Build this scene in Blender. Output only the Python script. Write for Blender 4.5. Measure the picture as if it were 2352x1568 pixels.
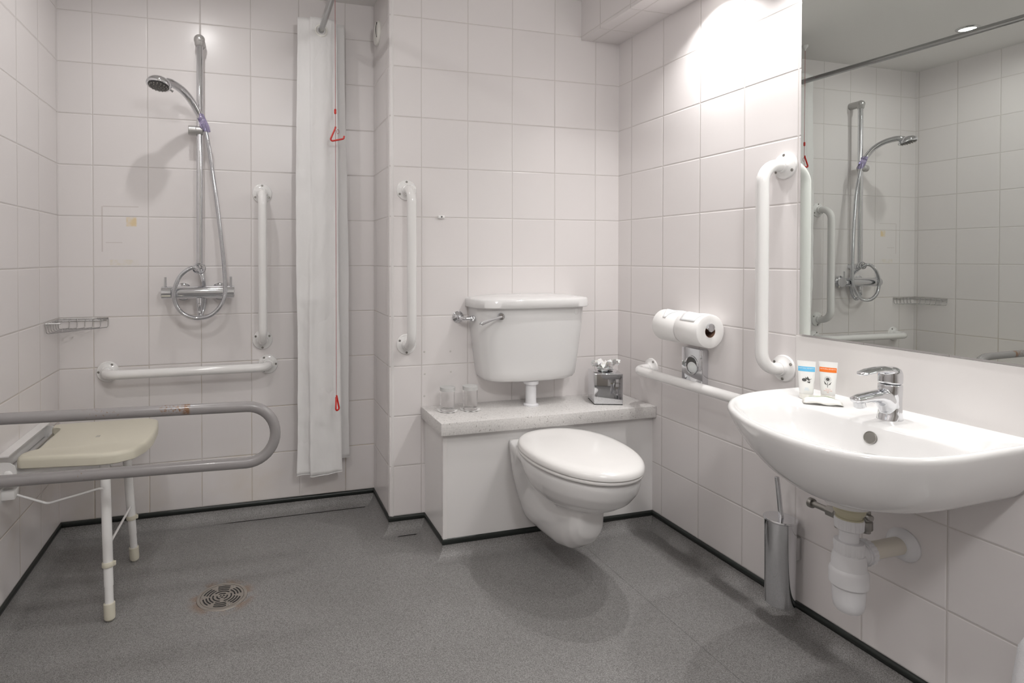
import bpy, bmesh, math, random
from mathutils import Vector, Matrix, noise
PI = math.pi
sc = bpy.context.scene
for o in list(bpy.data.objects): bpy.data.objects.remove(o, do_unlink=True)
COL = sc.collection

# ------------------------------------------------------------------ camera
W, D1, D2, XL, XP, YF = 1.5841, 2.2665, 2.5734, -.7148, .533, -1.15   # room: right, toilet wall, shower wall, left, return, wall behind
CEIL, BZ, BX = 2.215, 2.045, 1.393                                     # ceiling, bulkhead underside and its side
FZ = .06                                                               # top of the coved skirting = bottom of first tile row
cam = bpy.data.cameras.new('camera'); camo = bpy.data.objects.new('camera', cam); COL.objects.link(camo)
camo.location = (0, 0, 1.0949); camo.rotation_euler = (PI/2 - .0115, 0, -.2808)
cam.sensor_fit = 'HORIZONTAL'; cam.sensor_width = 36; cam.lens = 36*1342.37/2352
cam.shift_x = (1176-961.47)/2352; cam.shift_y = -(784-607.85)/2352
cam.clip_start = .01; sc.camera = camo

# ------------------------------------------------------------------ world, exposure
w = bpy.data.worlds.new('world'); sc.world = w; w.use_nodes = True
w.node_tree.nodes['Background'].inputs[0].default_value = (.9, .95, 1, 1); w.node_tree.nodes['Background'].inputs[1].default_value = .02
vs = sc.view_settings; vs.view_transform = 'Standard'; vs.look = 'None'; vs.gamma = 1; vs.use_curve_mapping = False
vs.exposure = -0.22

# ------------------------------------------------------------------ materials
def mat(name, color=(.8, .8, .8), rough=.5, metal=0, **kw):
    m = bpy.data.materials.new(name); m.use_nodes = True
    b = m.node_tree.nodes['Principled BSDF']
    b.inputs['Base Color'].default_value = (*color, 1); b.inputs['Roughness'].default_value = rough; b.inputs['Metallic'].default_value = metal
    for k, v in kw.items(): b.inputs[k.replace('_', ' ')].default_value = v
    return m
class NT:
    def __init__(s, m): s.m = m; s.t = m.node_tree; s.b = s.t.nodes['Principled BSDF']
    def n(s, typ, **kw):
        d = s.t.nodes.new(typ)
        for k, v in kw.items(): setattr(d, k, v)
        return d
    def val(s, sock, v):
        if hasattr(v, 'is_output'): s.t.links.new(v, sock)
        else: sock.default_value = v
    def math(s, op, a, b=0., clamp=False):
        d = s.n('ShaderNodeMath', operation=op, use_clamp=clamp); s.val(d.inputs[0], a); s.val(d.inputs[1], b); return d.outputs[0]
    def coord(s):
        t = s.n('ShaderNodeTexCoord'); x = s.n('ShaderNodeSeparateXYZ'); s.t.links.new(t.outputs['Object'], x.inputs[0]); return t.outputs['Object'], x.outputs
    def noise(s, vec, scale, detail=2, rough=.5):
        d = s.n('ShaderNodeTexNoise'); s.t.links.new(vec, d.inputs['Vector']); d.inputs['Scale'].default_value = scale
        d.inputs['Detail'].default_value = detail; d.inputs['Roughness'].default_value = rough; return d.outputs['Fac']
    def smooth(s, v, a, b, lo=0., hi=1.):
        d = s.n('ShaderNodeMapRange', interpolation_type='SMOOTHSTEP'); s.val(d.inputs[0], v); d.inputs[1].default_value = a; d.inputs[2].default_value = b
        d.inputs[3].default_value = lo; d.inputs[4].default_value = hi; return d.outputs[0]
    def mix(s, f, a, b):
        d = s.n('ShaderNodeMix', data_type='RGBA'); s.val(d.inputs[0], f)
        s.val(d.inputs[6], a if hasattr(a, 'is_output') else (*a, 1)); s.val(d.inputs[7], b if hasattr(b, 'is_output') else (*b, 1)); return d.outputs[2]
    def bump(s, h, dist, strength=1.):
        d = s.n('ShaderNodeBump'); s.val(d.inputs['Height'], h); d.inputs['Distance'].default_value = dist; d.inputs['Strength'].default_value = strength
        s.t.links.new(d.outputs[0], s.b.inputs['Normal'])

TILE = (.82, .785, .778)
def tile_mat(name, axis, u0, stain=0., vaxis=2, v0=FZ, dark=(.60, .565, .54), patch=False):
    m = mat(name, TILE, .25); N = NT(m); vec, xyz = N.coord()
    def dist(a, o):
        q = N.math('DIVIDE', N.math('SUBTRACT', xyz[a], o), .2)
        f = N.math('SUBTRACT', N.math('FRACT', N.math('ADD', q, .5)), .5)
        return N.math('MULTIPLY', N.math('ABSOLUTE', f), .2), N.math('FLOOR', q)
    du, iu = dist(axis, u0); dv, iv = dist(vaxis, v0)
    d = N.math('MINIMUM', du, dv)
    gr = N.smooth(d, .0008, .0016, 1, 0)
    ns = N.noise(vec, 5, 3, .6)
    gcol = N.mix(N.math('MULTIPLY', N.smooth(ns, .38, .62), .8 if stain else .15), dark, (.50, .41, .29) if stain else (.56, .52, .48))
    if stain:                                                 # limescale in the joints, worst near the floor
        gcol = N.mix(N.smooth(xyz[2], .2, 1.3, 1, 0), dark, gcol)
    # each tile very slightly different
    wn = N.n('ShaderNodeTexWhiteNoise', noise_dimensions='2D'); cb = N.n('ShaderNodeCombineXYZ'); N.val(cb.inputs[0], iu); N.val(cb.inputs[1], iv)
    N.t.links.new(cb.outputs[0], wn.inputs[0])
    tcol = N.mix(wn.outputs['Value'], TILE, (TILE[0]*.975, TILE[1]*.975, TILE[2]*.975))
    if stain:                                                 # yellowed water marks on the lower tiles
        st = N.math('MULTIPLY', N.smooth(N.noise(vec, 2.3, 4, .6), .45, .75), N.smooth(xyz[2], .1, .7, .35, 0))
        tcol = N.mix(st, tcol, (.66, .56, .42))
    if patch:                                                 # glue marks of a removed notice beside the riser rail
        def box(x0, x1, z0, z1, e=.003):
            a = N.math('MULTIPLY', N.smooth(xyz[0], x0-e, x0+e), N.smooth(xyz[0], x1-e, x1+e, 1, 0))
            b = N.math('MULTIPLY', N.smooth(xyz[2], z0-e, z0+e), N.smooth(xyz[2], z1-e, z1+e, 1, 0)); return N.math('MULTIPLY', a, b)
        p = N.math('MULTIPLY', box(-.475, -.438, 1.222, 1.258), N.smooth(N.noise(vec, 40, 3), .3, .6, .25, .7))
        tcol = N.mix(p, tcol, (.80, .60, .26))
        p = N.math('MULTIPLY', box(-.535, -.43, 1.066, 1.088), N.smooth(N.noise(vec, 30, 3), .35, .6, .05, .35))
        tcol = N.mix(p, tcol, (.72, .64, .40))
        for q in ((-.565, -.56, 1.12, 1.30), (-.56, -.43, 1.298, 1.302), (-.55, -.49, 1.155, 1.158)):
            tcol = N.mix(N.math('MULTIPLY', box(*q, e=.001), .35), tcol, (.45, .38, .34))
    N.val(N.b.inputs['Base Color'], N.mix(gr, tcol, gcol))
    N.val(N.b.inputs['Roughness'], N.math('ADD', N.math('MULTIPLY', gr, .5), .27))
    h = N.math('ADD', N.smooth(d, .0006, .0045), N.math('MULTIPLY', N.noise(vec, 9, 1), .25))
    N.bump(h, .0012, .8)
    return m

M = {}
M['tile_back'] = tile_mat('tile_back', 0, .6657)
M['tile_alcove'] = tile_mat('tile_alcove', 0, -.5948, stain=1, patch=True)
M['tile_right'] = tile_mat('tile_right', 1, 2.1752)
M['tile_left'] = tile_mat('tile_left', 1, 2.1561, stain=.5)
M['tile_side'] = tile_mat('tile_side', 1, D2-.05)
M['tile_under'] = tile_mat('tile_under', 1, 1.93, vaxis=0, v0=1.25)
M['tile_sill'] = tile_mat('tile_sill', 1, 2.1752, vaxis=0, v0=W)
M['ceiling'] = mat('ceiling_paint', (.87, .855, .835), .6)
M['plaster'] = mat('plaster', (.62, .60, .57), .6)
M['door'] = mat('door_laminate', (.30, .27, .24), .4)
M['white'] = mat('white_enamel', (.86, .85, .84), .13, Coat_Weight=.5, Coat_Roughness=.03)
M['ceramic'] = mat('ceramic', (.79, .782, .778), .07)
M['seat'] = mat('seat_plastic', (.84, .825, .81), .2)
M['plastic'] = mat('white_plastic', (.80, .80, .82), .3)
M['chrome'] = mat('chrome', (.72, .73, .75), .05, 1)
M['chrome_dull'] = mat('dull_chrome', (.58, .58, .58), .14, 1)
M['rod'] = mat('rod_chrome', (.40, .40, .40), .12, 1)
M['steel'] = mat('steel', (.55, .54, .52), .28, 1)
M['brass'] = mat('nickel_valve', (.36, .35, .33), .3, 1)
M['dark'] = mat('dark_hole', (.02, .02, .02), .6)
M['strip'] = mat('black_strip', (.012, .016, .014), .35)
M['laminate'] = mat('laminate', (.80, .783, .773), .2)
M['splash'] = mat('splash_panel', (.80, .775, .76), .22)
M['edge'] = mat('edge_trim', (.80, .775, .765), .3)
M['red'] = mat('red_plastic', (.62, .02, .012), .3)
M['cord'] = mat('red_cord', (.38, .03, .03), .6)
M['cream'] = mat('cream_plastic', (.70, .665, .55), .38)
M['creampipe'] = mat('cream_pipe', (.74, .70, .62), .35)
M['rubber'] = mat('rubber', (.55, .52, .38), .5)
M['paper'] = mat('paper', (.92, .91, .895), .9)
M['core'] = mat('cardboard', (.22, .13, .09), .9)
M['tissue'] = mat('tissue', (.92, .90, .88), .9, Subsurface_Weight=.15)
M['greycap'] = mat('paper_cap', (.62, .62, .61), .8, Alpha=.75)
M['tube'] = mat('tube_plastic', (.90, .90, .88), .35)
M['tubecap'] = mat('tube_cap', (.86, .85, .80), .35)
M['blue'] = mat('blue_print', (.16, .55, .85), .4)
M['orange'] = mat('orange_print', (.90, .20, .02), .4)
M['ink'] = mat('ink', (.09, .09, .085), .6)
M['inkblue'] = mat('pale_blue_ink', (.45, .62, .80), .6)
M['inkred'] = mat('pale_red_ink', (.80, .42, .35), .6)
M['green'] = mat('green_print', (.50, .68, .30), .5)
M['wrap'] = mat('soap_wrapper', (.88, .87, .82), .5)
M['purple'] = mat('purple_acrylic', (.66, .60, .88), .08, Transmission_Weight=.85, IOR=1.3)
M['matt_grey'] = mat('satin_grey_plastic', (.50, .49, .48), .3, .55)
M['nozzle'] = mat('nozzle_face', (.10, .10, .095), .45)
M['screwhead'] = mat('screw', (.30, .29, .27), .35, 1)
M['glass'] = mat('glass', (1, 1, 1), .01, Transmission_Weight=1., IOR=1.46)
M['mirror'] = mat('mirror', (.78, .82, .79), .0, 1)
M['mirror_edge'] = mat('mirror_edge', (.12, .16, .15), .2)
M['lampglass'] = mat('lamp_glass', (1, 1, 1), .3, Emission_Color=(1, .97, .92, 1), Emission_Strength=18.)
M['grill'] = mat('drain_steel', (.50, .47, .43), .33, 1)

m = M['vinyl'] = mat('safety_vinyl', (.2, .2, .2), .55); N = NT(m); vec, xyz = N.coord()
of = N.n('ShaderNodeVectorMath', operation='ADD'); N.t.links.new(vec, of.inputs[0]); of.inputs[1].default_value = (.4137, .2271, .30093)
a = N.noise(of.outputs[0], 420, 2, .7); b_ = N.noise(of.outputs[0], 700, 1)
c = N.mix(N.smooth(a, .32, .70), (.14, .135, .132), (.36, .352, .346))
c = N.mix(N.smooth(b_, .70, .80, 0, .8), c, (.55, .54, .53))
big = N.noise(vec, 3, 3); c = N.mix(N.smooth(big, .3, .75, 0, .18), c, (.10, .095, .09))
seam = N.math('MULTIPLY', N.smooth(N.math('ABSOLUTE', N.math('SUBTRACT', xyz[0], 1.219)), .0004, .0016, .6, 0), N.smooth(xyz[1], 1.98, 2.0, 1, 0))
c = N.mix(seam, c, (.05, .05, .05))
dr = N.n('ShaderNodeVectorMath', operation='DISTANCE'); N.t.links.new(vec, dr.inputs[0]); dr.inputs[1].default_value = (-.09, 1.98, 0)
c = N.mix(N.math('MULTIPLY', N.smooth(dr.outputs['Value'], .078, .115, .55, 0), N.smooth(N.noise(vec, 22, 2), .35, .6)), c, (.23, .13, .07))
N.val(N.b.inputs['Base Color'], c); N.bump(a, .0006, .5); N.val(N.b.inputs['Roughness'], N.smooth(b_, .6, .8, .5, .25))

m = M['worktop'] = mat('speckled_stone', (.6, .6, .6), .3); N = NT(m); vec, xyz = N.coord()
v = N.n('ShaderNodeTexVoronoi'); N.t.links.new(vec, v.inputs['Vector']); v.inputs['Scale'].default_value = 130
c = N.mix(N.smooth(N.noise(vec, 160, 2), .35, .65), (.67, .65, .635), (.76, .742, .725))
g = N.math('MULTIPLY', N.smooth(v.outputs['Distance'], .16, .30, 1, 0), N.smooth(N.noise(vec, 60, 1), .53, .58))
c = N.mix(N.math('MULTIPLY', g, .8), c, (.20, .185, .17))
N.val(N.b.inputs['Base Color'], c)

m = M['greyrail'] = mat('grey_rail_paint', (.30, .285, .285), .26, Coat_Weight=.3); N = NT(m); vec, xyz = N.coord()
nz = N.noise(vec, 140, 4, .7)
def rr(x0, x1, zc, lim):
    return N.math('MULTIPLY', N.math('MULTIPLY', N.smooth(xyz[0], x0, x0+.02), N.smooth(xyz[0], x1-.006, x1, 1, 0)), N.math('MULTIPLY', N.smooth(xyz[2], zc-.016, zc-.006), N.smooth(nz, lim, lim+.12)))
ru = N.math('MAXIMUM', rr(.518, .550, .078, .36), N.math('MAXIMUM', N.math('MAXIMUM', rr(.46, .53, .083, .50), rr(.27, .37, .085, .57)), rr(.24, .33, -.082, .60)))
N.val(N.b.inputs['Base Color'], N.mix(N.math('MULTIPLY', ru, .85), (.30, .285, .285), (.21, .095, .032)))

m = M['curtain'] = mat('curtain_fabric', (.96, .95, .945), .75, Transmission_Weight=0.); N = NT(m); vec, xyz = N.coord()
tr = N.n('ShaderNodeBsdfTranslucent'); tr.inputs[0].default_value = (.9, .89, .88, 1); ms = N.n('ShaderNodeMixShader'); ms.inputs[0].default_value = .15
out = N.t.nodes['Material Output']; N.t.links.new(N.b.outputs[0], ms.inputs[1]); N.t.links.new(tr.outputs[0], ms.inputs[2]); N.t.links.new(ms.outputs[0], out.inputs[0])
mp = N.n('ShaderNodeMapping'); mp.inputs['Scale'].default_value = (1, 1, .6); N.t.links.new(vec, mp.inputs[0])
N.bump(N.math('ADD', N.math('ABSOLUTE', N.math('SUBTRACT', N.noise(mp.outputs[0], 7, 3, .6), .5)), N.math('MULTIPLY', N.noise(mp.outputs[0], 45, 2), .08)), .020, .8)

m = M['towel'] = mat('towel', (.86, .86, .88), .95); N = NT(m); vec, xyz = N.coord(); N.bump(N.noise(vec, 500, 2), .0018, .8)

# hose: fine ribs along its length come from the mesh itself
# ------------------------------------------------------------------ mesh helpers
def frame(d):
    d = Vector(d).normalized(); u = d.orthogonal().normalized(); return u, d.cross(u), d
class Mesh:
    def __init__(s): s.bm = bmesh.new()
    def rings(s, rings, cap=(True, True), close=True):
        V = [[s.bm.verts.new(p) for p in r] for r in rings]; n = len(V[0])
        for a, b in zip(V[:-1], V[1:]):
            for i in range(n if close else n-1):
                j = (i+1) % n
                try: s.bm.faces.new((a[i], a[j], b[j], b[i]))
                except ValueError: pass
        if close:
            if cap[0]: s.bm.faces.new(list(reversed(V[0])))
            if cap[1]: s.bm.faces.new(V[-1])
        return s
    def box(s, x0, x1, y0, y1, z0, z1, bev=0, seg=2, rot=None, piv=None):
        t = bmesh.new(); bmesh.ops.create_cube(t, size=1)
        for v in t.verts: v.co = Vector(((x0+x1)/2+v.co.x*(x1-x0), (y0+y1)/2+v.co.y*(y1-y0), (z0+z1)/2+v.co.z*(z1-z0)))
        if bev: bmesh.ops.bevel(t, geom=list(t.edges), offset=bev, segments=seg, profile=.5, affect='EDGES')
        if rot is not None:
            p = Vector(piv) if piv is not None else Vector(((x0+x1)/2, (y0+y1)/2, (z0+z1)/2))
            for v in t.verts: v.co = p + rot @ (v.co-p)
        me = bpy.data.meshes.new('t'); t.to_mesh(me); s.bm.from_mesh(me); bpy.data.meshes.remove(me); t.free(); return s
    def lathe(s, prof, org, axis=(0, 0, 1), seg=40, sx=1, sy=1, cap=(True, True)):
        u, v, d = frame(axis) if tuple(axis) != (0, 0, 1) else (Vector((1, 0, 0)), Vector((0, 1, 0)), Vector((0, 0, 1)))
        o = Vector(org); R = []
        for r, h in prof:
            r = max(r, 1e-5)
            R.append([o + d*h + u*(r*sx*math.cos(2*PI*i/seg)) + v*(r*sy*math.sin(2*PI*i/seg)) for i in range(seg)])
        return s.rings(R, cap)
    def tube(s, pts, r, seg=16, cap=True, loop=False):
        P = [Vector(p) for p in pts]; n = len(P); rr = r if isinstance(r, (list, tuple)) else [r]*n
        T = []
        for i in range(n):
            a = P[(i-1) % n] if (i or loop) else P[i]; b = P[(i+1) % n] if (i < n-1 or loop) else P[i]; T.append((b-a).normalized())
        u = T[0].orthogonal().normalized(); R = []
        for i in range(n):
            if i:
                ax = T[i-1].cross(T[i])
                if ax.length > 1e-9: u = Matrix.Rotation(T[i-1].angle(T[i]), 3, ax.normalized()) @ u
                u = (u - T[i]*u.dot(T[i])).normalized()
            v = T[i].cross(u)
            R.append([P[i] + (u*math.cos(2*PI*k/seg)+v*math.sin(2*PI*k/seg))*rr[i] for k in range(seg)])
        if loop:
            R.append(R[0]); return s.rings(R, (False, False))
        return s.rings(R, (cap, cap))
    def sphere(s, c, r, seg=16, scale=(1, 1, 1)):
        n = seg//2; R = []
        for i in range(1, n): a = PI*i/n; R.append([Vector(c)+Vector((math.sin(a)*math.cos(2*PI*k/seg)*r*scale[0], math.sin(a)*math.sin(2*PI*k/seg)*r*scale[1], -math.cos(a)*r*scale[2])) for k in range(seg)])
        return s.rings(R)
    def prism(s, poly, z0, z1, bev=0):
        t = bmesh.new(); f = t.faces.new([t.verts.new((x, y, z0)) for x, y in poly])
        r = bmesh.ops.extrude_face_region(t, geom=[f])
        for v in [g for g in r['geom'] if isinstance(g, bmesh.types.BMVert)]: v.co.z = z1
        bmesh.ops.recalc_face_normals(t, faces=t.faces)
        if bev: bmesh.ops.bevel(t, geom=list(t.edges), offset=bev, segments=2, affect='EDGES')
        me = bpy.data.meshes.new('t'); t.to_mesh(me); s.bm.from_mesh(me); bpy.data.meshes.remove(me); t.free(); return s
    def face(s, pts): s.bm.faces.new([s.bm.verts.new(p) for p in pts]); return s
def org_of(o):
    v = Vector((0, 0, 0))
    while o: v += o.location; o = o.parent
    return v
def build(name, ms, m, parent=None, label=None, smooth=True, ang=.6, origin=None, **props):
    bm = ms.bm; bmesh.ops.remove_doubles(bm, verts=bm.verts, dist=1e-7)
    bmesh.ops.recalc_face_normals(bm, faces=bm.faces)
    off = org_of(parent) if parent else Vector(origin or (0, 0, 0))
    for v in bm.verts: v.co -= off
    for f in bm.faces: f.smooth = smooth
    for e in bm.edges:
        if len(e.link_faces) == 2 and e.calc_face_angle(0) > ang: e.smooth = False
    me = bpy.data.meshes.new(name); bm.to_mesh(me); bm.free()
    for x in (m if isinstance(m, (list, tuple)) else [m]): me.materials.append(M[x])
    o = bpy.data.objects.new(name, me); COL.objects.link(o)
    if parent: o.parent = parent
    else: o.location = off
    if label: o['label'] = label
    for k, v in props.items(): o[k] = v
    return o
def thing(name, label, cat, loc, group=None):
    o = bpy.data.objects.new(name, None); COL.objects.link(o); o.location = loc; o.empty_display_size = .03
    o['label'] = label; o['category'] = cat
    if group: o['group'] = group
    return o
def struct(name, ms, m, **kw):
    kw.setdefault('smooth', False); o = build(name, ms, m, **kw); o['kind'] = 'structure'; return o
def fillet(pts, r, n=8):
    P = [Vector(p) for p in pts]; out = [P[0]]
    for i in range(1, len(P)-1):
        a, b, c = P[i-1], P[i], P[i+1]; u = (a-b).normalized(); v = (c-b).normalized(); th = u.angle(v)
        if th > PI-.02: out.append(b); continue
        t = min(r/math.tan(th/2), (a-b).length*.499 if i > 1 else (a-b).length*.99, (c-b).length*.499 if i < len(P)-2 else (c-b).length*.99); R = t*math.tan(th/2)
        ctr = b + (u+v).normalized()*(R/math.sin(th/2)); s0 = b+u*t-ctr; s1 = b+v*t-ctr; full = s0.angle(s1); ax = s0.cross(s1).normalized()
        for k in range(n+1): out.append(ctr + Matrix.Rotation(full*k/n, 3, ax) @ s0)
    out.append(P[-1]); return out
def resample(pts, step):
    P = [Vector(p) for p in pts]; out = [P[0]]; need = step
    for a, b in zip(P[:-1], P[1:]):
        L = (b-a).length; pos = 0
        while L-pos >= need: pos += need; out.append(a.lerp(b, pos/L)); need = step
        need -= L-pos
    return out
def catmull(P, n=8, loop=False):
    P = [Vector(p) for p in P]; out = []; N_ = len(P)
    for i in range(N_ if loop else N_-1):
        g = (lambda k: P[k % N_]) if loop else (lambda k: P[max(0, min(N_-1, k))])
        a, b, c, d = g(i-1), g(i), g(i+1), g(i+2)
        for k in range(n):
            t = k/n; out.append(.5*((2*b)+(c-a)*t+(2*a-5*b+4*c-d)*t*t+(3*b-a-3*c+d)*t**3))
    if not loop: out.append(P[-1])
    return out

# ------------------------------------------------------------------ setting
T = .12
struct('floor', Mesh().box(XL-T, W+T, YF-T, D2+T, -.08, 0), 'vinyl')
struct('ceiling', Mesh().box(XL-T, W+T, YF-T, D2+T, CEIL, CEIL+.08), 'ceiling')
struct('wall_left', Mesh().box(XL-T, XL, YF, D2+T, 0, CEIL), 'tile_left')
struct('wall_right', Mesh().box(W, W+T, YF, D2+T, 0, CEIL), 'tile_right')
struct('wall_alcove', Mesh().box(XL, XP, D2, D2+T, 0, CEIL), 'tile_alcove')
o = struct('wall_back', Mesh().box(XP, W, D1, D2+T, 0, CEIL), ['tile_back', 'tile_side'])
for p in o.data.polygons:
    if abs(p.normal.x) > .9: p.material_index = 1
struct('wall_front', Mesh().box(XL-T, .25, YF-T, YF, 0, CEIL).box(1.07, W+T, YF-T, YF, 0, CEIL).box(.25, 1.07, YF-T, YF, 2.04, CEIL), 'plaster')
d = struct('door_1', Mesh().box(.25, 1.07, YF-.05, YF-.01, 0, 2.04, .002), 'door')
build('door_handle', Mesh().tube(fillet([(.33, YF-.01, 1.0), (.33, YF+.05, 1.0), (.44, YF+.05, 1.0)], .015), .009), 'steel', d)
o = struct('ceiling_bulkhead', Mesh().box(BX, W, YF, D1, BZ, CEIL, 0), ['tile_side', 'tile_under'])
for p in o.data.polygons:
    if abs(p.normal.z) > .9: p.material_index = 1
struct('trim_1', Mesh().tube([(XP+.012, D1+.012, FZ), (XP+.012, D1+.012, CEIL)], .0135, 24), 'edge', smooth=True)
for (x, z) in ((.678, .715), (.790, .712), (.680, .625), (.792, .628), (.678, .535)):
    build('filled_hole', Mesh().lathe([(.0042, 0), (.0042, .0004), (.003, .0008), (.0001, .0006)], (x, D1, z), (0, -1, 0), 16), 'plaster', bpy.data.objects['wall_back'])
# boxed-in pipework under the worktop
BY, BXL = 2.03, .68
struct('wall_boxing', Mesh().box(BXL, W, BY, D1, 0, .447), 'laminate')
struct('trim_2', Mesh().box(BXL-.002, BXL+.014, BY-.002, BY+.014, FZ, .447, .001), 'edge')

POLY = [(XL, YF), (W, YF), (W, BY), (BXL, BY), (BXL, D1), (XP, D1), (XP, D2), (XL, D2)]
def inset(i, d):
    n = len(POLY); a, b, c = (Vector(POLY[(i-1) % n]), Vector(POLY[i]), Vector(POLY[(i+1) % n]))
    e1 = (b-a).normalized(); e2 = (c-b).normalized(); n1 = Vector((-e1.y, e1.x)); n2 = Vector((-e2.y, e2.x))
    return b + (n1+n2)*d
sides = ['front', 'right', 'boxing', 'boxing_side', 'back', 'return', 'alcove', 'left']
cr = .046
for i, nm in enumerate(sides):
    prof = [(0.0, FZ-.004)] + [(.003+(cr-.003)*(1-math.cos(t*PI/24)), .0006+(cr-.0006)*(1-math.sin(t*PI/24))) for t in range(0, 13)] + [(.056, .0003)]
    ms = Mesh(); rows = []
    for dd, z in prof:
        p = inset(i, dd); q_ = inset((i+1) % 8, dd); rows.append([(p.x, p.y, z), (q_.x, q_.y, z)])
    for a, b in zip(rows[:-1], rows[1:]): ms.face([a[0], a[1], b[1], b[0]])
    bb = struct('baseboard_'+nm, ms, 'vinyl', smooth=True, ang=1.2)
    ms = Mesh(); R = []
    for dd, z in ((0, FZ+.001), (.005, FZ-.001), (.0065, FZ-.010), (.005, FZ-.019), (0, FZ-.020)):
        p = inset(i, dd); q_ = inset((i+1) % 8, dd); R.append([(p.x, p.y, z), (q_.x, q_.y, z)])
    for a, b in zip(R[:-1], R[1:]): ms.face([a[0], a[1], b[1], b[0]])
    build('capping_strip', ms, 'strip', bb, smooth=True, ang=1.5)

# ------------------------------------------------------------------ lamps (recessed downlights)
def downlight(x, y, z, label, power, size=.036, group=None, spread=2.1):
    t = thing('downlight', label, 'ceiling light', (x, y, z-.001), group)
    build('bezel', Mesh().lathe([(.032, -.002), (.034, -.006), (.042, -.005), (.046, 0), (.046, .001), (.032, .001)], (x, y, z-.001), cap=(False, False)), 'chrome_dull', t)
    build('lamp_glass', Mesh().lathe([(.032, 0), (.032, -.003), (.0001, -.0035)], (x, y, z-.001)), 'lampglass', t)
    l = bpy.data.lights.new('downlight_lamp', 'AREA'); l.shape = 'DISK'; l.size = size; l.energy = power; l.color = (1, .98, .965); l.spread = spread
    lo = bpy.data.objects.new('downlight_lamp', l); COL.objects.link(lo); lo.parent = t; lo.location = (0, 0, -.006)
    return t
downlight(1.475, 1.665, BZ, 'recessed downlight in the bulkhead above the toilet roll holder', 3.4, group='bulkhead downlights')
downlight(1.475, 1.255, BZ, 'recessed downlight in the bulkhead above the left end of the washbasin', 2.9, group='bulkhead downlights')
downlight(1.475, .83, BZ, 'recessed downlight in the bulkhead above the right end of the washbasin', 2.6, group='bulkhead downlights')
downlight(-.21, 2.01, CEIL, 'recessed ceiling downlight over the shower floor drain, seen in the mirror', 3.0, group='ceiling downlights', spread=3.0)
downlight(-.3, .85, CEIL, 'recessed ceiling downlight over the near end of the shower side', 6.0, group='ceiling downlights', size=.085, spread=3.0)
t = thing('added_fill_light', 'added fill light below the ceiling near the door, out of view', 'ceiling light', (.53, -.15, CEIL))  # added out of view to lift ambient light on walls and ceiling
build('base', Mesh().lathe([(.07, 0), (.07, -.012), (.05, -.03), (.02, -.034)], (.53, -.15, CEIL)), 'white', t)
l = bpy.data.lights.new('fill_lamp', 'POINT'); l.shadow_soft_size = .085; l.energy = 31; l.color = (1, .99, .985)
lo = bpy.data.objects.new('fill_lamp', l); COL.objects.link(lo); lo.parent = t; lo.location = (0, 0, -.125)

# ------------------------------------------------------------------ wall grab rails
def grab_rail(P0, P1, n, label, s=.085, R=.055, r=.0180, fr=.041, screws=True):
    P0, P1, n = Vector(P0), Vector(P1), Vector(n); t = thing('grab_rail', label, 'grab rail', P0, 'white wall grab rails')
    path = fillet([P0+n*.004, P0+n*s, P1+n*s, P1+n*.004], R, 12)
    build('rail', Mesh().tube(path, r, 28, cap=False), 'white', t)
    ax = (P1-P0).normalized(); sd = n.cross(ax)
    for P, sg in ((P0, 1), (P1, -1)):
        f = build('flange', Mesh().lathe([(fr, 0), (fr, .003), (fr-.002, .006), (r+.010, .008), (r+.004, .013), (r+.003, .022), (r, .023)], P, n, 48), 'white', t)
        for k in range(3):
            a = PI/2*sg + 2*PI*k/3 + PI; q_ = P + (ax*math.sin(a)+sd*math.cos(a))*(fr-.0085) + n*.0066
            sw = build('screw', Mesh().lathe([(.0046, 0), (.0046, .0012), (.0034, .0020), (.0017, .0019), (.0012, .0006), (.0001, .0006)], q_, n, 14), 'screwhead', f)
    return t
grab_rail((-.545, D2, .643), (.072, D2, .643), (0, -1, 0), 'white grab rail fixed level low on the shower wall below the mixer valve')
grab_rail((.050, D2, 1.368), (.050, D2, .747), (0, -1, 0), 'upright white grab rail beside the shower curtain')
grab_rail((.602, D1, 1.366), (.602, D1, .749), (0, -1, 0), 'upright white grab rail on the wall left of the toilet cistern')
grab_rail((W, 1.418, 1.378), (W, 1.418, .755), (-1, 0, 0), 'upright white grab rail at the left edge of the mirror', s=.088)
grab_rail((W, 2.036, .643), (W, 1.42, .643), (-1, 0, 0), 'level white grab rail running behind the washbasin under the toilet rolls')

# ------------------------------------------------------------------ grey fold-down rail
t = thing('fold_down_rail', 'worn grey U-shaped fold-down support rail with rust patches in front of the shower seat', 'support rail', (XL, 1.80, .58))
gy = 1.80; zt, zb, sl = .655, .488, .012; rr_ = (zt-zb)/2; cx = -.012
arc = [(cx+rr_*math.sin(a), gy, (zt+zb)/2+rr_*math.cos(a)) for a in [PI*k/20 for k in range(21)]]
path = [(XL+.03, gy, zt+sl)] + arc + [(XL+.03, gy, zb+sl)]
build('rail', Mesh().tube(path, .0158, 28), 'greyrail', t)
build('wall_plate', Mesh().box(XL, XL+.006, gy-.045, gy+.045, .44, .72, .002), 'white', t)
hp = build('hinge_bracket', Mesh().box(XL+.004, XL+.034, gy-.028, gy-.018, .455, .705, .003).box(XL+.004, XL+.034, gy+.018, gy+.028, .455, .705, .003), 'greyrail', t)
build('hinge_pin', Mesh().lathe([(.007, -.034), (.007, .034)], (XL+.024, gy, .495), (0, 1, 0), 20), 'steel', hp)
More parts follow.
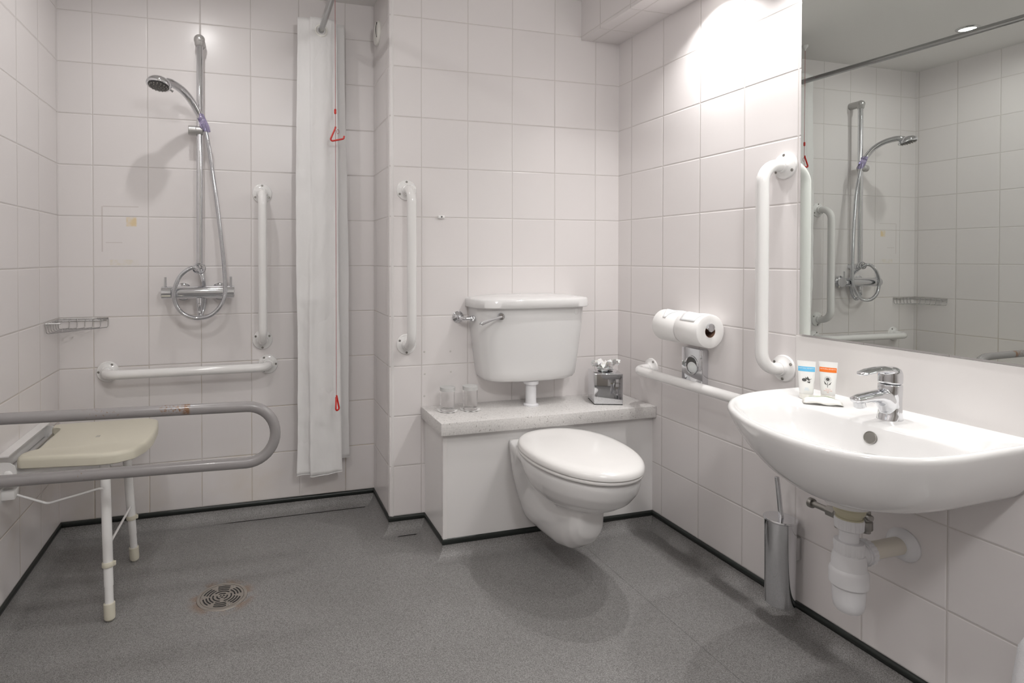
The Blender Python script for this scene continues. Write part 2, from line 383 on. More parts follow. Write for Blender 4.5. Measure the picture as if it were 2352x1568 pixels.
# ------------------------------------------------------------------ shower seat
t = thing('shower_chair', 'cream folding shower seat on white tubular legs against the left wall', 'shower seat', (-.43, 2.15, 0))
sx0, sx1, sy0, sy1 = -.672, -.318, 1.99, 2.365
def seat_outline(ins=0):
    pts = [(sx0+.012, sy0), (sx1-.13, sy0-.030), (sx1-.075, sy0-.027), (sx1-.030, sy0+.004), (sx1-.006, sy0+.06), (sx1+.004, sy0+.13), (sx1+.002, sy1-.12), (sx1-.008, sy1-.035), (sx1-.045, sy1), (sx0+.012, sy1), (sx0, sy1-.012), (sx0, sy1-.05), (sx0+.035, sy1-.065), (sx0+.035, sy0+.065), (sx0, sy0+.05), (sx0, sy0+.012)]
    P = [Vector((x, y, 0)) for x, y in pts]; P = fillet([ (P[0]+P[-1])/2 ]+P+[(P[0]+P[-1])/2],   .03, 5)[:-1]
    c = Vector(((sx0+sx1)/2, (sy0+sy1)/2, 0)); out = []
    for p in P:
        q_ = p-c; out.append(c+Vector((q_.x*(1-ins/.18), q_.y*(1-ins/.19), 0)))
    return out
R = []
for ins, z in ((.006, .466), (.0, .470), (0, .490), (.002, .497), (.006, .501), (.012, .5025)): R.append([p+Vector((0, 0, z)) for p in seat_outline(ins)])
st = build('seat', Mesh().rings(R), 'cream', t)
build('logo_mark', Mesh().box(-.493, -.482, 2.147, 2.1485, .5025, .503).box(-.493, -.482, 2.1655, 2.167, .5025, .503).box(-.493, -.4915, 2.147, 2.167, .5025, .503).box(-.4835, -.482, 2.147, 2.167, .5025, .503).box(-.490, -.485, 2.156, 2.158, .5025, .503), 'matt_grey', st, label='small grey stamped logo')
for (x0, y0, z0), (x1, y1, z1) in (((-.436, 2.01, .466), (-.411, 1.946, 0)), ((-.430, 2.285, .466), (-.405, 2.310, 0))):
    a, b = Vector((x0, y0, z0)), Vector((x1, y1, z1)); L = (a-b).length; d_ = (a-b)/L
    lg = build('leg', Mesh().tube([a, b+d_*.165], .0145, 20).tube([b+d_*.17, b+d_*.10], .0135, 20).tube([b+d_*.10, b+d_*.02], .0125, 20), 'white', t)
    build('collar', Mesh().lathe([(.0165, 0), (.0175, .002), (.0175, .013), (.0165, .015)], b+d_*.155, d_, 24).box((b+d_*.162).x+.010, (b+d_*.162).x+.022, (b+d_*.162).y-.005, (b+d_*.162).y+.005, .155, .168, .002), 'cream', lg)
    build('foot', Mesh().lathe([(.010, -.001), (.0150, .004), (.0162, .012), (.0162, .048), (.0148, .050)], b+d_*.001, d_, 24), 'cream', lg)
build('leg_brace', Mesh().tube([(-.424, 1.975, .205), (-.414, 2.295, .205)], .004, 12), 'white', t)
build('support_rod', Mesh().tube(fillet([(XL+.02, 2.02, .389), (XL+.03, 2.02, .385), (-.60, 2.035, .340), (-.445, 1.975, .392), (-.432, 1.972, .392)], .02, 6), .0035, 12), 'white', t)
for y in (2.045, 2.31):
    build('side_tube', Mesh().tube(fillet([(XL+.03, y-.02, .452), (-.45, y-.02, .452), (-.42, y-.02, .455)], .02), .014, 20), 'white', t)
build('hinge_rod', Mesh().tube([(-.665, 2.03, .478), (-.665, 2.33, .478)], .004, 12), 'steel', t)
wc = build('wall_channel', Mesh().box(XL, XL+.004, 1.98, 2.40, .455, .512).box(XL, XL+.030, 1.98, 2.40, .508, .513, .001).box(XL, XL+.03, 1.98, 2.40, .448, .453, .001), 'white', t, smooth=False)
for y in (1.99, 2.385):
    hb = build('hinge_plate', Mesh().rings([[Vector((XL+.02+.03*math.cos(a), yy, .452+.032*math.sin(a))) if False else Vector((XL+px, yy, pz)) for px, pz in [(0, .42), (.045, .42), (.048, .46), (.043, .48), (.03, .489), (.015, .492), (0, .492)]] for a in (0,) for yy in (y-.004, y)]), 'white', t, smooth=False)
    build('pivot_cap', Mesh().sphere((XL+.026, y-.004, .455), .0125, 18, (1, .6, 1)), 'white', hb)
build('lower_bracket', Mesh().box(XL, XL+.038, 2.0, 2.04, .374, .402, .003).box(XL, XL+.004, 1.98, 2.06, .365, .41), 'white', t)

# ------------------------------------------------------------------ soap basket
t = thing('soap_basket', 'chrome wire corner soap basket high on the shower corner left of the mixer valve', 'soap basket', (XL, D2, .82))
A = Vector((XL+.004, 2.395, .857)); B = Vector((XL+.004, D2-.004, .857)); C_ = Vector((-.542, D2-.004, .857))
ms = Mesh()
for z in (.857, .849): ms.tube([A+Vector((0, 0, z-.857)), B+Vector((0, 0, z-.857)), C_+Vector((0, 0, z-.857))], .0018, 8)
ms.tube(fillet([A, A+Vector((.05, 0, 0))], .01), .003, 8).tube([C_, C_+Vector((-.035, -.025, 0))], .003, 8)
build('frame', ms, 'chrome_dull', t)
ms = Mesh()
for k in range(6):
    f = k/6.2; a = A.lerp(B, f); c = C_.lerp(B, f); dn = Vector((0, 0, -.036)); dn2 = Vector((0, 0, -.030))
    ms.tube(fillet([a, a+dn+Vector((.004, 0, 0)), c+dn+Vector((0, -.004, 0)), c], .008, 5), .0016, 8)
for f in (.25, .5, .75):
    p = A.lerp(C_, f)+Vector((.0, 0, -.036)); ms.tube([B+Vector((.01, -.01, -.036)), p], .0014, 8)
build('wires', ms, 'chrome_dull', t)

# ------------------------------------------------------------------ shower: riser rail, handset, hose, valve
bx, byy = -.193, D2-.060
t = thing('shower_riser_rail', 'chrome shower riser rail with sliding handset bracket on the shower wall', 'shower rail', (bx, D2, 1.06))
build('pole', Mesh().tube([(bx-.003, byy, 1.055), (bx+.001, byy, 1.955)], .0125, 24), 'chrome', t)
for z in (1.972, 1.045):
    b_ = Mesh().tube([(bx, D2, z), (bx, byy+.006, z)], .0200 if z > 1.5 else .015, 28).sphere((bx, byy, z), .0215 if z > 1.5 else .014, 24, (1, 1, 1))
    if z > 1.5: b_.lathe([(.0205, 0), (.0175, -.022), (.0150, -.026)], (bx, byy, z), (0, 0, 1), 24)
    build('end_bracket', b_, 'matt_grey' if z > 1.5 else 'chrome', t)
sl_ = build('slider', Mesh().lathe([(.0180, -.002), (.0195, 0), (.0195, .026), (.0180, .028)], (bx-.040, byy-.004, 1.607), (1, 0, .0), 28).lathe([(.0178, 0), (.0180, .024), (.015, .027)], (bx-.012, byy-.004, 1.607), (1, 0, 0), 28), 'matt_grey', t)
hd0 = Vector((-.191, byy-.030, 1.668)); hd1 = Vector((-.163, byy-.020, 1.600))
build('handset_cradle', Mesh().rings([[hd0.lerp(hd1, f)+Vector((r*.84*math.cos(a), r*.84*math.sin(a), 0)) for a in [2*PI*k/20 for k in range(20)]] for f, r in ((0, .0165), (.02, .018), (.35, .0195), (.7, .021), (.98, .016), (1, .009))]), 'purple', sl_, label='translucent purple handset cradle')
t = thing('shower_handset', 'chrome shower handset with dark nozzle face resting in the riser rail cradle', 'shower head', hd0)
hp_ = catmull([(-.185, byy-.030, 1.652), (-.197, byy-.034, 1.672), (-.220, byy-.055, 1.712), (-.250, byy-.09, 1.742), (-.285, byy-.13, 1.755), (-.304, byy-.149, 1.750), (-.316, byy-.160, 1.742)], 6)
build('handle', Mesh().tube(hp_, [.0125+.0035*min(1, i/len(hp_)*1.2) - .010*max(0, i/len(hp_)-.84)/.16 for i in range(len(hp_))], 20), 'chrome', t)
hc = Vector((-.322, byy-.165, 1.736)); hn = Vector((-.14, -.22, -1)).normalized()
hb = build('head', Mesh().lathe([(.0005, -.028), (.016, -.027), (.030, -.022), (.040, -.013), (.0445, -.003), (.0445, .003), (.042, .007), (.037, .006), (.036, .004)], hc, hn, 40), 'chrome', t)
nf = build('nozzle_face', Mesh().lathe([(.0365, .0035), (.0365, .0075), (.030, .0095), (.0001, .0105)], hc, hn, 36), 'nozzle', hb)
u, v_, dd = frame(hn); ms = Mesh()
for rad, cnt in ((.009, 5), (.020, 10), (.031, 16)):
    for k in range(cnt):
        a = 2*PI*k/cnt; p = hc+u*rad*math.cos(a)+v_*rad*math.sin(a)+dd*.009; ms.lathe([(.0022, 0), (.0016, .0035), (.0008, .0045)], p, dd, 8)
build('nozzles', ms, 'screwhead', hb)
build('spray_lever', Mesh().tube([hc+Vector((.036, .012, -.012)), hc+Vector((.046, .018, -.018))], [.003, .0048], 10), 'chrome_dull', hb)

vz = .957; vy = D2-.062
t = thing('mixer_valve', 'chrome thermostatic bar mixer valve with a lever at each end on the shower wall', 'shower valve', (-.200, D2, vz))
build('body', Mesh().lathe([(.024, -.098), (.0255, -.096), (.0255, .096), (.024, .098)], (-.200, vy, vz), (1, 0, 0), 36).tube([(-.197, vy, vz-.02), (-.197, vy, vz-.034)], .013, 24), 'chrome', t)
for sg in (-1, 1):
    k_ = build('control_knob', Mesh().lathe([(.0235, .100), (.0258, .102), (.0258, .136), (.0240, .138)], (-.200, vy, vz), (sg, 0, 0), 36), 'chrome', t)
    build('lever', Mesh().tube([(-.200+sg*.124, vy, vz+.02), (-.200+sg*.124, vy, vz+.062)], .0048, 14), 'chrome', k_)
    build('wall_plate', Mesh().lathe([(.036, 0), (.036, .004), (.030, .010), (.018, .014)], (-.192+sg*.072, D2, vz), (0, -1, 0), 36).tube([(-.192+sg*.072, D2-.01, vz), (-.192+sg*.072, vy+.01, vz)], .015, 20), 'chrome', t)
build('hose_nut', Mesh().lathe([(.0125, 0), (.0125, -.010), (.0100, -.012), (.0105, -.040), (.0085, -.044)], (-.197, vy, vz-.034), (0, 0, 1), 12), 'chrome', t)

t = thing('shower_hose', 'ribbed chrome shower hose hanging in a loop around the mixer valve', 'hose', (-.197, vy, vz))
hy = vy-.036
pts = catmull([(-.197, vy, vz-.070), (-.197, vy-.004, vz-.088), (-.192, vy-.012, vz-.101), (-.165, vy-.022, vz-.097), (-.155, vy-.03, vz-.06), (-.168, vy-.034, vz+.0), (-.180, vy-.034, vz+.045), (-.196, vy-.022, vz+.088)], 10)
pts = catmull([(-.197, vy, vz-.070), (-.198, vy-.003, vz-.090), (-.188, vy-.008, vz-.115), (-.150, hy+.01, vz-.105), (-.140, hy, vz-.045)], 3)
# one loop: from the outlet behind, up to the ring, round the front and up to the handset
loop = []
loop += [(-.197, vy, vz-.070), (-.197, vy-.001, vz-.085), (-.194, vy+.022, vz-.098), (-.184, vy+.036, vz-.070), (-.180, vy+.040, vz-.02), (-.183, vy+.034, vz+.04), (-.190, vy+.002, vz+.076), (-.206, hy+.012, vz+.098), (-.228, hy, vz+.097)]
loop += [(-.262, hy-.002, vz+.070), (-.283, hy-.004, vz+.025), (-.287, hy-.004, vz-.02), (-.270, hy-.004, vz-.065), (-.235, hy-.004, vz-.093), (-.195, hy-.004, vz-.101), (-.150, hy-.004, vz-.090), (-.115, hy-.002, vz-.055), (-.098, hy+.002, vz-.010), (-.098, hy+.006, vz+.06), (-.106, hy+.010, vz+.16), (-.124, hy+.018, vz+.33), (-.146, hy+.024, vz+.50), (-.160, byy-.020, vz+.600), (-.168, byy-.022, vz+.645), (-.176, byy-.026, vz+.675)]
P = resample(catmull(loop, 12), .0011)
build('hose_tube', Mesh().tube(P, [.0090 if (i//2) % 2 else .0076 for i in range(len(P))], 12), 'chrome', t)
ring = [(-.197+.024*math.cos(a), byy-.006+.010*math.sin(a)*0-.006, 1.055+.018*math.sin(a)) for a in [2*PI*k/32 for k in range(32)]]
build('retaining_ring', Mesh().tube(ring, .0028, 10, loop=True).tube([(x, y-.006, z-.004) for x, y, z in ring], .0022, 10, loop=True), 'chrome', t)

# ------------------------------------------------------------------ curtain rod and curtain
t = thing('curtain_rod', 'chrome shower curtain rod running from the shower wall below the ceiling', 'curtain rod', (.289, D2, 2.045))
build('pole', Mesh().tube([(.289, D2, 2.047), (.277, YF, 1.960)], .0125, 24), 'rod', t)
build('wall_socket', Mesh().lathe([(.026, 0), (.026, .006), (.018, .012), (.018, .026)], (.289, D2, 2.047), (0, -1, 0), 28), 'chrome', t)
build('joint_sleeve', Mesh().tube([(.2853, 1.42, 2.0200), (.2854, 1.45, 2.0207)], .0135, 24), 'chrome_dull', t)
random.seed(4)
t = thing('shower_curtain', 'white fabric shower curtain bunched at the end of its rod', 'shower curtain', (.289, 2.52, 2.06))
def cpath(z):
    f = (2.10-z)/1.92
    xs = [.193-.012*f, .235, .250, .300, .345+.014*math.sin(z*2.2), .352+.01*f, .26, .20, .26, .37+.025*f, .385+.025*f, .28, .22, .28, .40]
    ys = [2.486, 2.480, 2.466, 2.470+.005*math.sin(z*3), 2.474, 2.488, 2.496, 2.504, 2.511, 2.518, 2.526, 2.533, 2.540, 2.546, 2.550]
    k = .010*f
    pts = [(x + k*math.sin(z*3.1+i*1.7), y + .003*f*math.sin(z*4+i), z) for i, (x, y) in enumerate(zip(xs, ys))]
    return catmull(pts, 9)
ms = Mesh(); R = []; nz = 110
for i in range(nz+1):
    z0 = 2.097-(2.097-.182)*i/nz; row = []
    for j, p in enumerate(cpath(z0)):
        amp = min(1, (2.10-z0)*2)
        w_ = noise.noise(Vector((p.x*6, z0*3.0, j*.07)))*.006*amp - abs(noise.noise(Vector((p.x*11+z0*5, z0*8, j*.03))))*.0055*amp + noise.noise(Vector((p.x*30, z0*14, j*.2)))*.0015
        fj = min(1, max(0, (j-44)/12)); zz = p.z + .050*fj*(i/nz)**3 + (.004*math.sin(j*.2) if i == nz else 0)
        row.append(p+Vector((w_*.5, w_+.0030*math.sin(p.x*95+1.5*math.sin(z0*1.3))*amp, zz-p.z)))
    R.append(row)
o = build('fabric', ms.rings(R, close=False), 'curtain', t, ang=3)
so = o.modifiers.new('thickness', 'SOLIDIFY'); so.thickness = .0006
hem = Mesh(); hem.tube([p+Vector((0, -.0008, 0)) for p in R[-1]], .0013, 6)
build('hem', hem, 'curtain', t)
for y in (2.468, 2.496, 2.519, 2.541):
    a_ = [(.2885+.023*math.cos(a), y-.0, 2.0445+.023*math.sin(a)) for a in [2*PI*k/28 for k in range(28)]]
    build('eyelet', Mesh().tube(a_, .0050, 10, loop=True), 'tubecap', t)
random.seed(2)
# ------------------------------------------------------------------ emergency pull cord
cxx, cyy = .3385, 2.410
t = thing('emergency_pull_cord', 'red emergency pull cord with two red plastic triangle handles hanging by the curtain', 'pull cord', (cxx, cyy, CEIL))
build('ceiling_switch', Mesh().lathe([(.015, 0), (.015, -.006), (.012, -.012), (.006, -.018), (.003, -.028)], (cxx, cyy, CEIL), (0, 0, 1), 32), 'white', t)
build('cord', Mesh().tube([(cxx, cyy, CEIL-.028), (cxx+.001, cyy, 1.60), (cxx+.003, cyy, .528)], .0009, 8), 'cord', t)
build('knot_loop', Mesh().tube([(cxx+.010+.005*math.cos(a), cyy-.004, 1.614+.009*math.sin(a)) for a in [2*PI*k/14 for k in range(14)]], .0008, 6, loop=True), 'cord', t)
build('bead', Mesh().lathe([(.002, -.011), (.0045, -.008), (.0045, .008), (.002, .011)], (cxx, cyy, 1.697), (0, 0, 1), 14), 'red', t)
def handle(z, pts): return build('triangle_handle', Mesh().tube(fillet(pts, .007, 6), .0036, 10), 'red', t)
z = 1.634
handle(z, [(cxx-.001, cyy-.003, z), (cxx+.001, cyy-.003, z-.003), (cxx-.024, cyy-.004, z-.062), (cxx+.034, cyy-.004, z-.048), (cxx+.036, cyy-.004, z-.036)]).data
z = .528
handle(z, [(cxx+.003, cyy-.002, z), (cxx+.004, cyy-.002, z-.004), (cxx+.013, cyy-.010, z-.054), (cxx-.004, cyy-.030, z-.060), (cxx+.001, cyy-.006, z-.006)])

# round disc on the return wall
t = thing('round_wall_disc', 'round off-white plastic disc high on the side wall beside the curtain', 'wall fitting', (XP, 2.48, 2.06))
build('cover', Mesh().lathe([(.052, 0), (.052, .004), (.048, .010), (.036, .013), (.0001, .014)], (XP, 2.478, 2.062), (-1, 0, 0), 40), 'tubecap', t)
build('slot', Mesh().tube(catmull([(XP-.0125, 2.448, 2.098), (XP-.0140, 2.456, 2.07), (XP-.0125, 2.450, 2.035)], 8), .0018, 8), 'dark', t)
# hook on the tiles
t = thing('wall_clip', 'tiny white plastic clip on the tiles between grab rail and cistern', 'hook', (.747, D1, 1.262))
build('clip', Mesh().box(.734, .762, D1-.012, D1, 1.255, 1.268, .003), 'white', t); build('screw', Mesh().lathe([(.003, 0), (.003, .001), (.001, .001)], (.748, D1-.012, 1.262), (0, -1, 0), 12), 'dark', t)

# ------------------------------------------------------------------ floor drain
dx, dy = -.09, 1.98
t = thing('floor_drain', 'round stainless steel floor drain with curved slots in the grey floor', 'drain', (dx, dy, 0))
build('rim', Mesh().lathe([(.0685, 0), (.0685, .0025), (.0775, .002), (.0785, 0)], (dx, dy, 0), seg=64, cap=(False, False)), 'grill', t)
build('grate', Mesh().lathe([(.0672, .0), (.0672, .0024), (.0001, .0024)], (dx, dy, 0), seg=64), 'grill', t)
ms = Mesh()
def slot(r, a0, a1, wd=.0023):
    n = 10; pa = [];pb = []
    for k in range(n+1):
        a = a0+(a1-a0)*k/n; pa.append((dx+(r-wd)*math.cos(a), dy+(r-wd)*math.sin(a), .0028)); pb.append((dx+(r+wd)*math.cos(a), dy+(r+wd)*math.sin(a), .0028))
    for k in range(n): ms.face([pa[k], pa[k+1], pb[k+1], pb[k]])
for r, sp in ((.058, .34), (.0485, .40), (.039, .44)):
    for k in range(6): a = PI/6+PI/3*k-.1; slot(r, a-sp, a+sp)
for k in range(3): a = PI/2+2*PI/3*k; slot(.0285, a-.85, a+.85); slot(.016, a-.7, a+.7); 
for k in range(3): a = PI/6+2*PI/3*k; slot(.006, a-.6, a+.6, .002)
build('slots', ms, 'dark', t, smooth=False)
for k in range(3):
    a = PI/3*1+2*PI/3*k-.12; build('screw', Mesh().sphere((dx+.060*math.cos(a), dy+.060*math.sin(a), .0030), .0032, 12, (1, 1, .5)), 'steel', t)

# ------------------------------------------------------------------ worktop and the things on it
WZ = .494
t = build('worktop', Mesh().box(.664, W-.001, 2.006, D1-.001, .448, WZ, .0015), 'worktop', origin=(.664, 2.006, .448), ang=.5)
t['label'] = 'speckled pale grey stone worktop on the boxing behind the toilet'; t['category'] = 'worktop'
def tumbler(x, y, lab, g='upturned tumblers on the worktop'):
    c = thing('paper_coaster', 'white scalloped paper coaster under the '+lab+' tumbler', 'coaster', (x, y, WZ), 'paper coasters under the tumblers')
    ms = Mesh(); R = []
    for rr2, z in ((.030, .0006), (.040, .0008)):
        R.append([(x+(rr2+(.0022*math.cos(10*a) if rr2 > .035 else 0))*math.cos(a), y+(rr2+(.0022*math.cos(10*a) if rr2 > .035 else 0))*math.sin(a), WZ+z+(.0015*(1+math.cos(10*a)) if rr2 > .035 else 0)) for a in [2*PI*k/80 for k in range(80)]])
    build('disc', ms.rings(R, cap=(True, False)), 'paper', c)
    t = thing('tumbler', 'clear glass tumbler with a paper cap, the '+lab+' of the pair on the worktop', 'glass', (x, y, WZ+.0015), g)
    build('glass', Mesh().lathe([(.0001, .002), (.0275, .002), (.0285, .006), (.0290, .092), (.0275, .092), (.0268, .010), (.0001, .009)], (x, y, WZ), seg=48, cap=(False, False)), 'glass', t)
    build('paper_cap', Mesh().lathe([(.0302, .080), (.0304, .0935), (.029, .0950), (.0001, .0955)], (x, y, WZ), seg=48, cap=(False, False)), 'greycap', t)
tumbler(.745, 2.172, 'left'); tumbler(.838, 2.166, 'right')
# tissue box
tc = Vector((1.426, 2.128, WZ)); rz = Matrix.Rotation(-.34, 3, 'Z')
t = thing('tissue_box', 'mirror-finish chrome cube tissue box at the right end of the worktop', 'tissue box', tc)
build('case', Mesh().box(tc.x-.058, tc.x+.058, tc.y-.056, tc.y+.056, WZ+.003, WZ+.128, .0025, 3, rot=rz), 'chrome', t)
build('base', Mesh().box(tc.x-.057, tc.x+.057, tc.y-.055, tc.y+.055, WZ, WZ+.004, rot=rz), 'dark', t, smooth=False)
build('opening', Mesh().lathe([(.026, 0), (.026, .0006)], (tc.x, tc.y, WZ+.128), sx=1.25, seg=32), 'dark', t)
ms = Mesh(); random.seed(11)
for k in range(5):
    a = 2*PI*k/5+.3; ds = Vector((math.cos(a), math.sin(a), 0)); sd = Vector((-ds.y, ds.x, 0)); R = []
    for i in range(9):
        f = i/8; row = []
        up = .038*math.sin(min(1, f*1.15)*PI*.62)*(.72+.45*random.random() if i == 0 else ups)
        if i == 0: ups = .75+.5*random.random()
        for j in range(9):
            g = (j-4)/4; wd = .008+.034*f
            p = tc+Vector((0, 0, .124))+ds*(.005+.040*f**1.2)+sd*(g*wd)+Vector((0, 0, up+.010*math.sin(g*5+k*2)*f))
            p += noise.noise_vector(Vector((k*3+g*2.5, f*4, 1.3)))*.020*f; p.z = max(p.z, WZ+.1295); row.append(p)
        R.append(row)
    ms.rings(R, close=False)
tb_ = bmesh.new(); bmesh.ops.create_icosphere(tb_, subdivisions=4, radius=1)
for v in tb_.verts:
    d0 = v.co.copy(); n1 = noise.noise(d0*1.7+Vector((3, 1, 7))); n2 = abs(noise.noise(d0*3.1+Vector((9, 4, 2)))); n3 = noise.noise(d0*6)
    rr8 = 1+.55*n1-.75*n2+.15*n3; v.co = tc+Vector((-.004, -.004, .148))+Vector((d0.x*.034, d0.y*.030, d0.z*.022))*rr8; v.co.z = max(v.co.z, WZ+.1285)
me_ = bpy.data.meshes.new('t'); tb_.to_mesh(me_); tb_.free(); ms.bm.from_mesh(me_); bpy.data.meshes.remove(me_)
build('tissues', ms, 'tissue', t, label='crumpled white tissues', ang=3)

# ------------------------------------------------------------------ cistern
CXc = 1.108
def cis_out(hw, dp, z, ch=.045, lift=0):
    pts = [(-hw, 0), (-hw, -dp*.52), (-hw+ch*.35, -dp*.72), (-hw+ch, -dp*.86), (-hw+ch*2, -dp*.94), (-hw*.35, -dp*.99), (0, -dp), (hw*.35, -dp*.99), (hw-ch*2, -dp*.94), (hw-ch, -dp*.86), (hw-ch*.35, -dp*.72), (hw, -dp*.52), (hw, 0)]
    return [Vector((CXc+x, D1-.001+y, z)) for x, y in catmull2(pts)]
def catmull2(p):
    q_ = catmull([(x, y, 0) for x, y in p[1:-1]], 4); return [p[0]]+[(v.x, v.y) for v in q_]+[p[-1]]
t = thing('toilet_cistern', 'white ceramic toilet cistern on the wall above the worktop', 'cistern', (CXc, D1, .60))
R = []
for hw, dp, z in ((.165, .115, .597), (.188, .134, .599), (.200, .143, .605), (.207, .149, .617), (.211, .151, .640), (.222, .156, .72), (.234, .162, .82), (.240, .165, .902)): R.append(cis_out(hw, dp, z))
tank = build('tank', Mesh().rings(R), 'ceramic', t, ang=1)
R = []
for hw, dp, z in ((.242, .170, .896), (.252, .180, .896), (.255, .184, .899), (.254, .183, .926), (.251, .180, .931), (.244, .173, .934), (.20, .13, .940), (.12, .08, .945)): R.append(cis_out(hw, dp, z))
build('lid', Mesh().rings(R), 'ceramic', t, ang=1)
lv = build('flush_lever', Mesh().lathe([(.0001, .012), (.012, .011), (.0145, .006), (.0145, -.006)], (.943, 2.105, .866), (-.25, -1, 0), 28).rings([[Vector((.943, 2.096, .866))+Vector((-.104, -.030, -.022))*f+Vector((0, 0, hh*math.cos(a)))+Vector((-.3, .95, 0)).normalized()*(.003*math.sin(a)) for a in [2*PI*k/12 for k in range(12)]] for f, hh in ((0, .005), (.3, .0045), (.6, .006), (.9, .008), (1.0, .005), (1.03, .001))]), 'chrome', t)
build('blanking_cap', Mesh().lathe([(.0125, 0), (.0125, .003), (.010, .0045), (.0001, .005)], (1.283, 2.1205, .876), (.28, -1, -.05), 28), 'ceramic', t, label='round white blanking cap')
ip = build('inlet_pipe', Mesh().tube(fillet([(.822, D1-.012, .852), (.824, D1-.055, .850), (.872, D1-.065, .852)], .018, 6), .0075, 16).lathe([(.011, 0), (.0125, .002), (.0125, .012), (.011, .014)], (.855, D1-.062, .851), (1, 0, 0), 8), 'chrome', t)
build('wall_plate', Mesh().lathe([(.0245, 0), (.0245, .004), (.018, .012), (.011, .018), (.010, .028)], (.822, D1, .853), (0, -1, 0), 32), 'chrome', ip)
build('flush_pipe', Mesh().lathe([(.031, .000), (.031, .006), (.0225, .010), (.0215, .018), (.0215, .088), (.030, .089), (.031, .093), (.031, .102), (.026, .104), (.026, .108)], (1.100, 2.160, WZ), seg=36), 'plastic', t)

# ------------------------------------------------------------------ toilet
TX, TY = 1.069, 1.765
t = thing('toilet', 'white wall-hung toilet pan with closed seat and lid', 'toilet', (TX, BY, .07))
def egg(s=1., z=0, n=72, yoff=0, sb=None):
    out = []
    for k in range(n):
        a = 2*PI*k/n; c, s_ = math.cos(a), math.sin(a)
        if s_ >= 0: e = 2.3; b = .220*(sb or s)
        else: e = 2.08; b = .270*s
        x = .1815*s*math.copysign(abs(c)**(2/e), c); y = b*math.copysign(abs(s_)**(2/e), s_)
        out.append(Vector((TX+x, TY+y+yoff, z)))
    return out
LZ = .428
build('lid', Mesh().rings([egg(.985, LZ), egg(1.0, LZ+.002), egg(1.0, LZ+.008), egg(.99, LZ+.016), egg(.965, LZ+.022), egg(.92, LZ+.0265), egg(.8, LZ+.0295), egg(.5, LZ+.0315), egg(.2, LZ+.032)]), 'seat', t, ang=1)
build('seat', Mesh().rings([egg(.965, LZ-.014), egg(.985, LZ-.012), egg(.99, LZ-.006), egg(.98, LZ-.002), egg(.95, LZ)]), 'seat', t, ang=1)
for sx in (-.062, .062): build('seat_hinge', Mesh().tube([(TX+sx-.018, 1.972, .420), (TX+sx+.018, 1.972, .420)], .009, 20).box(TX+sx-.010, TX+sx+.010, 1.964, 1.982, .406, .420, .002), 'plastic', t)
ms = Mesh()
RZ = LZ-.016
ms.rings([egg(.30, .262, 48, .04), egg(.56, .275, 48, .03), egg(.70, .295, 48, .015), egg(.83, .325, 48, .004), egg(.92, .36, 48), egg(.955, .39, 48), egg(.955, RZ-.003, 48), egg(.94, RZ, 48)])
# flange block and skirt joining the bowl to the panel
def usec(y, hw_t, hw_b, zt_, zb_, n=14, ex=2.4):
    pts = [Vector((TX+hw_t, y, zt_)), Vector((TX-hw_t, y, zt_))]
    for k in range(n+1):
        a = PI+PI*k/n; c, s_ = math.cos(a), math.sin(a); f = abs(s_); hw = hw_t
        pts.append(Vector((TX+(hw_t*(1-f)+hw_b*f)*math.copysign(abs(c)**(2/ex), c), y, zb_+(zt_-.02-zb_)*(1-abs(s_)**(2/ex)))))
    return pts
def trap(y, hw, zb_, zt_, n=24, ex=2.6):
    zc_ = (zt_+zb_)/2; hz = (zt_-zb_)/2
    return [Vector((TX-.022*max(0, min(1, (1.95-y)/.25))+hw*math.copysign(abs(math.cos(a))**(2/ex), math.cos(a)), y, zc_+hz*math.copysign(abs(math.sin(a))**(2/ex), math.sin(a)))) for a in [2*PI*k/n for k in range(n)]]
ms.rings([trap(1.632, .030, .222, .30), trap(1.638, .048, .196, .32), trap(1.665, .061, .162, .34), trap(1.72, .067, .124, .35), trap(1.80, .073, .098, .36), trap(1.90, .079, .085, .37), trap(2.0, .085, .080, .38), trap(BY, .085, .080, .38)])
ms.rings([usec(1.84, .168, .05, RZ, .30), usec(1.90, .160, .05, RZ, .26), usec(1.97, .146, .085, RZ, .16), usec(2.005, .137, .098, RZ, .10), usec(BY, .126, .100, RZ-.004, .078)])
ms.rings([usec(1.76, .085, .05, .32, .23), usec(1.90, .10, .06, .33, .16), usec(BY, .11, .06, .36, .12)])
pan = build('pan', ms, 'ceramic', t, ang=3)
rm = pan.modifiers.new('remesh', 'REMESH'); rm.mode = 'VOXEL'; rm.voxel_size = .0045; rm.use_smooth_shade = True
sm = pan.modifiers.new('smooth', 'SMOOTH'); sm.factor = .6; sm.iterations = 22

